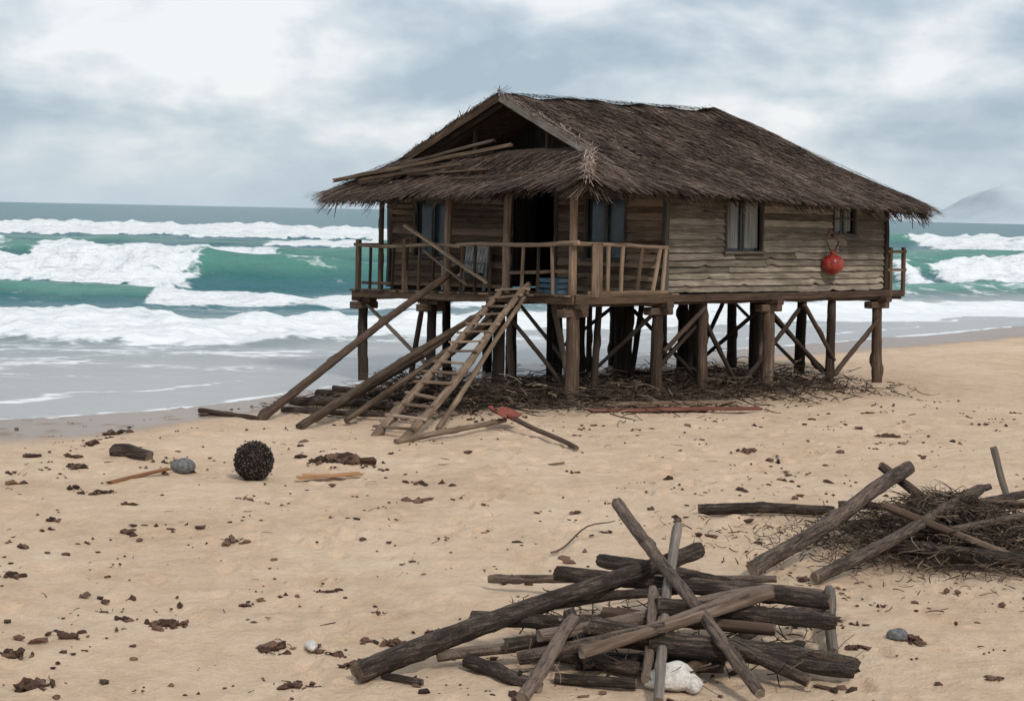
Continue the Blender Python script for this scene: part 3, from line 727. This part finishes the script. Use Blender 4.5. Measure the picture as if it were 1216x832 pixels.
b.log(nail+Vector((0, .12, 0)), nail+Vector((0, -.05, .01)), .012, .012, M_dark, n=6)
b.build('fishing_buoy')
b = MB()
c0 = H(.75, 4.55, dz(0, 4.5)+.03)
def CH(x, y, z): return c0+Vv*(-x)*1.0+(-Uv)*y+Vector((0, 0, z))
for x in (-.36, .36):
    b.box(CH(x, .3, 0), CH(x, .3, .64), .06, .06, M_chair, up=Uv); b.box(CH(x, -.3, 0), CH(x, -.42, 1.05), .06, .06, M_chair, up=Uv)
    b.box(CH(x, -.36, .64), CH(x, .36, .66), .09, .04, M_chair)
for k in range(6): b.box(CH(-.36, -.27+k*.11, .42), CH(.36, -.27+k*.11, .42), .09, .03, M_chair)
for k in range(6): b.box(CH(-.29+k*.115, -.3, .42), CH(-.29+k*.115, -.43, 1.02), .10, .025, M_chair, up=Uv)
b.box(CH(-.4, -.42, 1.04), CH(.4, -.42, 1.04), .05, .09, M_chair); b.box(CH(-.36, .3, .36), CH(.36, .3, .36), .04, .08, M_chair)
b.build('armchair')
b = MB()
k0 = H(.5, 1.2, dz(0, 1.2)+.02)
for z in (.05, .17, .29):
    for (a, c) in (((-.3, -.2), (.3, -.2)), ((-.3, .2), (.3, .2)), ((-.3, -.2), (-.3, .2)), ((.3, -.2), (.3, .2))):
        b.box(k0+Vv*a[0]+Uv*a[1]+Vector((0, 0, z)), k0+Vv*c[0]+Uv*c[1]+Vector((0, 0, z)), .02, .085, M_blue)
for a in ((-.3, -.2), (.3, -.2), (-.3, .2), (.3, .2)): b.box(k0+Vv*a[0]+Uv*a[1], k0+Vv*a[0]+Uv*a[1]+Vector((0, 0, .34)), .045, .045, M_blue, up=Uv)
b.quad([k0+Vv*-.3+Uv*-.2+Vector((0, 0, .02)), k0+Vv*.3+Uv*-.2+Vector((0, 0, .02)), k0+Vv*.3+Uv*.2+Vector((0, 0, .02)), k0+Vv*-.3+Uv*.2+Vector((0, 0, .02))], .5, M_blue)
b.build('plastic_crate')

b = MB()
l1a = Vector((-.10, 37.0, 2.36)); l1b = Vector((-2.36, 29.75, -.03)); l2a = Vector((.40, 36.4, 2.44)); l2b = Vector((-1.82, 29.4, -.03))
for (p, q) in ((l1a, l1b), (l2a, l2b)): b.log(p, q, .062, .078, M_ladder, tint=.5, bend=.014, rough=.09)
for i in range(15):
    a = .05+i*.065; p = l1a.lerp(l1b, a); q = l2a.lerp(l2b, a); d_ = (q-p).normalized(); j = Vector((0, 0, R.uniform(-.03, .03)))
    if i == 11: q = p.lerp(q, .75)-Vector((0, 0, .06))
    b.box(p-d_*R.uniform(.08, .15)+Vector((0, 0, .05)), q+d_*R.uniform(.06, .15)+Vector((0, 0, .05))+j, .10, .045, M_ladder, tint=R.uniform(.35, .9))
b.build('wooden_ladder')
def single(name, p0, p1, r0, r1, m, tint=.5, **k):
    bb = MB(); bb.log(p0, p1, r0, r1, m, tint=tint, endm=M_end, **k); return bb.build(name)
single('fallen_pole', (-1.14, 38.7, 2.72), (-4.62, 31.35, .04), .07, .085, M_post, .4)
single('fallen_pole', (-.29, 37.3, 1.95), (-3.75, 30.27, .05), .065, .08, M_ladder, .2)
single('fallen_pole', (-.86, 38.0, 1.6), (-3.6, 31.5, .05), .05, .07, M_post, .3)
single('fallen_pole', (-.2, 37.6, 1.7), (-3.0, 31.3, .06), .05, .06, M_ladder, .25)
single('fallen_pole', (.40, 36.45, 2.3), (-1.26, 30.5, .04), .045, .055, M_ladder, .5)
single('driftwood_log', (-6.03, 33, -.02), (-4.6, 31.37, .04), .06, .05, M_post, .3, bend=.008)
single('driftwood_log', (-4.37, 34.0, .1), (-2.21, 33.0, .16), .09, .07, M_bark, .4)
single('driftwood_log', (-4.05, 35.5, .1), (-1.83, 34.7, .12), .08, .09, M_bark, .3)
single('driftwood_log', (-4.4, 32.8, .06), (-1.7, 31.9, .1), .06, .05, M_bark, .5)
single('driftwood_log', (-3.6, 34.6, .3), (-1.2, 33.6, .2), .06, .07, M_bark, .4)
single('driftwood_log', (-1.89, 28.55, .06), (-.05, 31.31, .12), .055, .045, M_ladder, .5)
single('driftwood_log', (-6.25, 26.76, .07), (-5.59, 26.35, .05), .11, .09, M_bark, .45, bend=.08, rough=.15)
single('branch', (-1.07, 26.23, .03), (.91, 26.76, .03), .02, .016, M_ladder, .6, bend=.04)
single('branch', (.54, 19.75, .01), (1.35, 20.85, .2), .014, .006, M_post, .5, bend=.07)
b = MB()   # rusty shovel: wooden handle and a bent rusted blade
b.log((.10, 30.85, .22), (1.17, 28.28, .05), .045, .04, M_post, tint=.45, endm=M_end, bend=.01)
rows = 7; cols = 7; c0_ = Vector((-.02, 31.05, .20)); ax = Vector((-.36, .86, .05)).normalized(); sx_ = Vector((.92, .36, -.12)).normalized(); up_ = sx_.cross(ax)
base = len(b.v); mi = b.mat(M_rust)
for ly in (0, 1):
    for i in range(rows):
        u = i/(rows-1); wd = .26*(1 if u < .6 else math.sqrt(max(.02, 1-((u-.6)/.42)**2)))
        for j in range(cols):
            v = j/(cols-1)*2-1; p = c0_+ax*(u*.62-.08)+sx_*(v*wd)+up_*(.10*v*v+.03*u-.014*ly+R.uniform(-.004, .004)); b.v.append(tuple(p))
for ly in (0, 1):
    for i in range(rows-1):
        for j in range(cols-1):
            A = base+ly*rows*cols+i*cols+j; q = [A, A+1, A+cols+1, A+cols]
            b.face(q if ly == 0 else q[::-1], [(i*.1, j*.1), (i*.1, j*.1+.1), (i*.1+.1, j*.1+.1), (i*.1+.1, j*.1)], .6, mi)
b.log((.14, 30.75, .215), (.0, 31.1, .225), .055, .03, M_rust, tint=.4)
b.build('rusty_shovel')
b = MB(); b.box((1.63, 33.75, .05), (5.12, 34.52, .07), .28, .05, M_red, tint=.5, jag=.15); b.build('fallen_plank')
b = MB(); b.box((2.01, 34.5, .1), (4.69, 35.18, .12), .22, .05, M_rail, tint=.6, jag=.15); b.build('fallen_plank')
b = MB(); b.box((-3.04, 24.62, .05), (-2.17, 25.0, .07), .15, .035, M_orange, tint=.5, jag=.1); b.build('fallen_plank')
b = MB(); b.box((-3.0, 25.1, .03), (-2.3, 24.9, .05), .08, .03, M_orange, tint=.8, jag=.1); b.build('fallen_plank')
b = MB(); b.box((-5.63, 23.89, .04), (-5.01, 24.96, .09), .10, .035, M_orange, tint=.25, jag=.1); b.build('fallen_plank')
b = MB(); b.lump((-4.85, 25.2, .09), (.2, .15, .13), M_stone, .6, 3, .12, smooth=True); b.build('beach_stone')

b = MB(); cb = Vector((-3.69, 24.55, .29))
b.lump(cb, (.26, .26, .26), M_urch, .2, 3, .02)
N = 1100
for i in range(N):
    z = 1-2*(i+.5)/N; ph = i*2.39996; r_ = math.sqrt(1-z*z); nn_ = Vector((r_*math.cos(ph), r_*math.sin(ph), z))
    l = .285+R.uniform(.0, .02); jt = Vector((R.gauss(0, .012), R.gauss(0, .012), R.gauss(0, .012)))
    base = len(b.v); mi = b.mat(M_urch); a1 = nn_.orthogonal().normalized(); a2 = nn_.cross(a1); w = .0135
    for k in range(5):
        th = k*1.2566; b.v.append(tuple(cb+nn_*.245+(a1*math.cos(th)+a2*math.sin(th))*w*1.1))
    for k in range(5):
        th = k*1.2566; b.v.append(tuple(cb+nn_*(l-.012)+jt*.5+(a1*math.cos(th)+a2*math.sin(th))*w*.85))
    b.v.append(tuple(cb+nn_*l+jt*.5)); t = R.random()
    for k in range(5):
        k2 = (k+1) % 5
        b.face([base+k, base+k2, base+5+k2, base+5+k], [(0, 0)]*4, t*.5, mi); b.face([base+5+k, base+5+k2, base+10], [(0, 0)]*3, t, mi)
b.build('sea_urchin_ball')

# ------------------------------------------------------------------ log piles
def pile(name, logs, twigs):
    b = MB()
    for (x0, y0, z0, x1, y1, z1, r, t) in logs:
        mm = M_bark
        if t >= 2: mm = M_grey; t -= 2
        elif t >= 1: mm = M_post; t -= 1
        b.log((x0, y0, z0), (x1, y1, z1), r*R.uniform(.95, 1.05), r*R.uniform(.82, 1.0), mm, tint=t, endm=M_end, n=16, bend=.016, rough=.07, step=.07)
        if R.random() < .4:
            a = R.uniform(.2, .8); p = Vector((x0, y0, z0)).lerp(Vector((x1, y1, z1)), a)
            q = p+Vector((R.uniform(-1, 1), R.uniform(-1, 1), R.uniform(.2, 1))).normalized()*r*R.uniform(1.5, 2.4)
            b.log(p, q, r*.38, r*.26, mm, tint=t, endm=M_end, n=8, step=.05, rough=.1)
    if twigs: twigs(b)
    return b.build(name)
P1 = [(-1.22, 14.17, .1, 1.93, 16.65, .7, .092, .45), (1.11, 16.89, 1.1, 2.11, 13.78, .1, .058, .65), (1.71, 16.76, .9, 1.26, 13.56, .08, .05, 2.45), (-.29, 15.33, .3, .77, 15.13, .3, .07, .4),
 (.5, 16.59, .45, 3.05, 15.78, .4, .075, .4), (-.17, 17.87, .1, 2.74, 16.99, .35, .045, .7), (1.01, 17.97, .3, 2.51, 16.7, .3, .07, .4), (.31, 14.51, .35, 2.5, 15.81, .5, .06, .85),
 (.02, 14.59, .25, 1.37, 15.04, .35, .06, .5), (.74, 14.52, .45, 3.08, 14.62, .12, .085, .5), (1.25, 14.49, .3, 3.03, 14.51, .1, .075, .35), (1.36, 15.04, .5, 3.02, 15.44, .3, .08, .4),
 (.64, 14.65, .1, 1.92, 14.61, .1, .075, .4), (-.31, 14.58, .1, .3, 13.92, .08, .065, .45), (.13, 14.37, .2, 1.39, 14.48, .45, .055, .6), (.16, 13.59, .08, .6, 14.71, .45, .06, .75),
 (.57, 14.81, .5, .75, 14.53, .1, .06, .5), (3.28, 16.99, .25, 3.0, 15.3, .05, .055, 2.3), (.65, 13.97, .35, 2.44, 15.41, .55, .048, 1.6), (1.92, 15.29, .3, 3.14, 16.46, .2, .06, .5),
 (1.98, 14.54, .3, 2.59, 14.25, .08, .06, .5), (-1.02, 14.31, .04, -.67, 14.13, .04, .03, .4), (.45, 14.3, .05, 1.12, 14.12, .06, .05, .4), (-.57, 14.64, .12, .31, 14.8, .2, .05, .7), (1.83, 16.56, .4, 3.24, 17.0, .2, .05, .6),
 (.3, 15.3, .15, 2.7, 15.1, .12, .08, .4), (.6, 15.8, .15, 2.3, 16.0, .2, .08, .45), (.9, 15.4, .35, 2.4, 14.9, .35, .06, 1.4), (.2, 14.9, .12, 1.6, 14.2, .1, .06, .6), (1.5, 14.3, .1, 2.6, 15.7, .3, .05, 1.45),
 (.7, 14.2, .3, 2.2, 15.2, .62, .042, .9), (1.2, 14.1, .1, 1.35, 15.3, .6, .045, .8), (.4, 16.3, .2, 1.6, 15.5, .55, .05, .55)]
def tw1(b):
    for i in range(260):
        x = R.uniform(.1, 3.0); y = R.uniform(14.1, 17); a = R.random()*6.28; l = R.uniform(.06, .4)
        b.twig((x, y, R.uniform(.02, .3)), (x+l*math.cos(a), y+l*math.sin(a), R.uniform(.02, .35)), R.uniform(.004, .010), M_twig)
pile('driftwood_pile', P1, tw1)
P2 = [(2.57, 22.45, .08, 4.37, 22.46, .1, .075, .4), (2.74, 18.65, .09, 5.03, 21.06, .9, .095, .6), (4.7, 21.22, .9, 5.51, 21.22, .3, .06, .45), (3.38, 18.37, .07, 5.85, 20.77, .7, .07, .6), (4.14, 19.71, .1, 6.21, 20.17, .2, .06, .4),
 (4.49, 20, .6, 6.02, 19.1, .1, .05, 1.45), (6.45, 22.35, 1.0, 6.63, 22.35, .4, .05, 2.4), (4.97, 20.33, .5, 7.04, 22.4, .4, .06, .5), (4.68, 19.51, .2, 6.2, 19.04, .12, .085, .35), (5.6, 20.38, .3, 6.8, 20.09, .2, .06, .5),
 (4.3, 21.8, .3, 6.9, 21.3, .4, .05, 1.4), (5.2, 19.6, .4, 7.2, 20.9, .5, .05, .6), (5.0, 21.0, .5, 7.4, 20.6, .55, .045, 1.5), (4.2, 20.6, .2, 6.2, 21.6, .6, .05, .5)]
def tw2(b):
    for i in range(6400):
        rr_ = abs(R.gauss(0, .62)); th = R.random()*6.28; x = 5.4+rr_*1.9*math.cos(th); y = 20.5+rr_*1.7*math.sin(th)
        hmax = max(.03, .68*math.exp(-(rr_/.75)**2)); z = R.uniform(0, hmax)+.01; a = R.random()*6.28; l = R.uniform(.05, .42)*(1 if rr_ < .9 else .45)
        b.twig((x, y, z), (x+l*math.cos(a), y+l*math.sin(a), max(.01, z+R.uniform(-.12, .1))), R.uniform(.003, .010), M_twig, tint=min(1, max(0, R.gauss(.46, .25))), bend=.25)
pile('driftwood_pile', P2, tw2)
b = MB()
for i in range(7500):
    if R.random() < .45:
        cx, cy = -1.6, 34.8; sx, sy = 1.5, 1.1; hm = .8
    else:
        t = R.uniform(-1.2, 8); s_ = R.gauss(.9, 1.4); q = H(t, s_, 0); cx, cy = q.x, q.y; sx = sy = .35; hm = .5
    gx = R.gauss(0, 1); gy = R.gauss(0, 1); x = cx+gx*sx*.7; y = cy+gy*sy*.7; z = gz(x, y)+abs(R.gauss(0, .4))*hm*math.exp(-(gx*gx+gy*gy)*.35)+.01
    a = R.random()*6.28; l = R.uniform(.1, .7)
    b.twig((x, y, z), (x+l*math.cos(a), y+l*math.sin(a), max(-.1, z+R.uniform(-.14, .14))), R.uniform(.006, .018), M_twig, tint=min(1, max(0, R.gauss(.38, .25))), bend=.2)
for i in range(26):
    t = R.uniform(-1.5, 7); s_ = R.uniform(-.3, 2.5); q = H(t, s_, 0); a = R.random()*6.28; l = R.uniform(.6, 2)
    b.log((q.x, q.y, .08), (q.x+l*math.cos(a), q.y+l*math.sin(a)*.5, R.uniform(.05, .4)), R.uniform(.03, .07), .03, M_bark, n=8)
b.build('brushwood_heap')

# ------------------------------------------------------------------ scattered debris
b = MB()
def clump(x, y, size, n):
    for i in range(n*2):
        a = R.random()*6.28; r_ = abs(R.gauss(0, .5))*size; px = x+r_*math.cos(a)*1.4; py = y+r_*math.sin(a)
        q = R.uniform(.10, .38)*size*(1-.4*min(1, r_/size)); z = gz(px, py)
        b.lump((px, py, z+q*.35), (q*R.uniform(.7, 1.5), q*R.uniform(.5, 1), q*R.uniform(.4, .8)), M_weed, R.random(), 1 if q < .03 else 2, .5)
    for i in range(n//2):
        a = R.random()*6.28; l = R.uniform(.3, .7)*size; px = x+R.gauss(0, .4)*size; py = y+R.gauss(0, .4)*size; z = gz(px, py)
        b.twig((px, py, z+.02), (px+l*math.cos(a), py+l*math.sin(a), z+R.uniform(.01, .05)), .006, M_twig, R.random()*.5, .3)
for (x, y, s_, n) in [(-5.22, 18.07, .17, 8), (-3.23, 16.09, .20, 14), (-4.31, 14.79, .15, 9), (-3.86, 13.98, .20, 12), (-4.0, 15.46, .15, 8), (-2.62, 17.01, .09, 6), (-3.25, 19.97, .17, 9), (-3.64, 16.22, .12, 6), (-2.1, 15.3, .17, 12),
        (-1.31, 14.8, .16, 12), (-3.54, 22.77, .12, 6), (-3.94, 16.65, .08, 5), (-1.78, 14.18, .14, 8), (3.88, 15.93, .13, 7), (4.21, 14.56, .12, 5), (4.2, 25.6, .16, 6), (3.27, 15.66, .12, 8), (-2.62, 26.22, .42, 26), (-1.24, 16.66, .09, 5),
        (-1.93, 17.64, .08, 5), (-5.69, 21.06, .12, 6), (-5.6, 23.27, .16, 10), (-5.0, 22.2, .14, 7), (-1.0, 15.5, .13, 9), (-.7, 15.9, .1, 6), (3.3, 18.6, .12, 6), (2.9, 19.6, .09, 6), (3.1, 20.6, .1, 6), (3.9, 17.4, .08, 5), (-1.6, 14.1, .1, 6), (-1.5, 15.1, .12, 8), (-6.5, 25.5, .2, 10), (-6.9, 28.0, .2, 8), (4.0, 28.5, .2, 7), (7.0, 31.0, .25, 8)]:
    clump(x, y, s_, n)
for i in range(1500):
    y = 12.5+26*R.random()**1.2; x = R.uniform(-.36, .36)*y
    if float(sdist(np.array([x]), np.array([y]))[0]) > -1.4: continue
    if fbm(x/2.2, y/2.2, 55, 2) < .48 and R.random() < .75: continue
    q = R.uniform(.006, .02) if R.random() < .82 else R.uniform(.02, .045)
    q *= (.7+y/40)
    for k in range(R.choice([1, 1, 2, 4])):
        px = x+R.gauss(0, .08); py = y+R.gauss(0, .08)
        b.lump((px, py, gz(px, py)+q*.35), (q*R.uniform(.9, 2), q, q*.6), M_weed, R.random(), 1, .45)
b.build('seaweed_debris')
b = MB()
for i in range(130):
    y = R.uniform(12.5, 33); x = R.uniform(-.34, .34)*y; a = R.random()*6.28; l = R.uniform(.05, .25); z = gz(x, y)+.012
    b.twig((x, y, z), (x+l*math.cos(a), y+l*math.sin(a), z+R.uniform(-.01, .02)), R.uniform(.003, .007), M_twig, R.random(), .15)
b.build('scattered_twigs')
b = MB(); b.lump((1.42, 14.2, .10), (.21, .13, .13), M_white, .5, 4, .2, smooth=True); b.lump((1.60, 14.15, .06), (.10, .09, .08), M_white, .5, 3, .2, smooth=True); b.build('bleached_rock')
b = MB(); b.lump((-1.74, 15.28, .03), (.10, .06, .045), M_white, .5, 3, .15, smooth=True); b.build('seashell')
b = MB(); b.lump((3.75, 16.0, .05), (.11, .09, .07), M_stone, .3, 3, .15, smooth=True); b.build('beach_stone')

# ------------------------------------------------------------------ world
w = bpy.data.worlds.new('World'); scene.world = w; w.use_nodes = True
T = w.node_tree; bg = T.nodes['Background']
SUN_EL, SUN_AZ = 43, 155
sky = T.nodes.new('ShaderNodeTexSky'); sky.sky_type = 'NISHITA'; sky.sun_disc = False
sky.sun_elevation = math.radians(SUN_EL); sky.sun_rotation = math.radians(SUN_AZ)
tc = T.nodes.new('ShaderNodeTexCoord')
def wn(scale, sc, detail=5, rough=.55, dist=0.3, loc=(0, 0, 0)):
    mp = T.nodes.new('ShaderNodeMapping'); mp.inputs['Scale'].default_value = sc; mp.inputs['Location'].default_value = loc
    T.links.new(tc.outputs['Generated'], mp.inputs[0]); n = T.nodes.new('ShaderNodeTexNoise'); T.links.new(mp.outputs[0], n.inputs['Vector'])
    n.inputs['Scale'].default_value = scale; n.inputs['Detail'].default_value = detail; n.inputs['Roughness'].default_value = rough; n.inputs['Distortion'].default_value = dist
    return n.outputs[0]
def wm(op, a, b_, cl=False):
    n = T.nodes.new('ShaderNodeMath'); n.operation = op; n.use_clamp = cl
    for i, v in enumerate((a, b_)):
        if isinstance(v, (int, float)): n.inputs[i].default_value = v
        else: T.links.new(v, n.inputs[i])
    return n.outputs[0]
big = wn(1.0, (7.5, 7.5, 19), 4, .48, .3, (3.1, 0, 1.2)); sm = wn(1.0, (20, 20, 36), 5, .55, .15, (0, 2, 0))
cl = wm('ADD', wm('MULTIPLY', big, .74), wm('MULTIPLY', sm, .26))
sx = T.nodes.new('ShaderNodeSeparateXYZ'); T.links.new(tc.outputs['Generated'], sx.inputs[0])
el = sx.outputs[2]
cl = wm('ADD', cl, wm('MULTIPLY', wm('MINIMUM', el, .12), .40))
rp = T.nodes.new('ShaderNodeValToRGB'); T.links.new(cl, rp.inputs[0]); cr = rp.color_ramp
stops = [(.41, (.42, .52, .615)), (.48, (.54, .63, .71)), (.545, (.70, .765, .82)), (.62, (.93, .945, .96))]
while len(cr.elements) < 4: cr.elements.new(.5)
for e, (p, c) in zip(cr.elements, stops): e.position = p; e.color = (*c, 1)
hz = wm('SUBTRACT', 1.0, wm('MULTIPLY', wm('ABSOLUTE', el, 0), 18), True)
def wmix(f, a, b_):
    n = T.nodes.new('ShaderNodeMix'); n.data_type = 'RGBA'
    if isinstance(f, float): n.inputs[0].default_value = f
    else: T.links.new(f, n.inputs[0])
    for i, v in ((6, a), (7, b_)):
        if isinstance(v, tuple): n.inputs[i].default_value = (*v, 1)
        else: T.links.new(v, n.inputs[i])
    return n.outputs[2]
cc = wmix(wm('MULTIPLY', hz, .75), rp.outputs[0], (.54, .65, .735))
vs = T.nodes.new('ShaderNodeVectorMath'); vs.operation = 'SCALE'; T.links.new(cc, vs.inputs[0]); vs.inputs['Scale'].default_value = 10.
fin = wmix(.90, sky.outputs[0], vs.outputs[0])
T.links.new(fin, bg.inputs['Color']); bg.inputs['Strength'].default_value = .1
sd = bpy.data.lights.new('sun', 'SUN'); sd.energy = 2.3; sd.angle = math.radians(8); sd.color = (1, .93, .85)
so = bpy.data.objects.new('sun', sd); COL.objects.link(so)
az = math.radians(SUN_AZ); e = math.radians(SUN_EL)
dirv = Vector((math.sin(az)*math.cos(e), math.cos(az)*math.cos(e), math.sin(e)))
so.rotation_euler = dirv.to_track_quat('Z', 'Y').to_euler()

# ------------------------------------------------------------------ camera
cd = bpy.data.cameras.new('camera'); cam = bpy.data.objects.new('camera', cd); COL.objects.link(cam)
cam.location = (0, 0, 4); cam.rotation_euler = (math.radians(90), math.radians(-1.15), 0)
cd.sensor_width = 36; cd.lens = 2000/1216*36; cd.shift_y = -165/1216; cd.clip_end = 20000; cd.clip_start = .1
scene.camera = cam
scene.view_settings.view_transform = 'Standard'; scene.view_settings.look = 'None'; scene.view_settings.exposure = 0
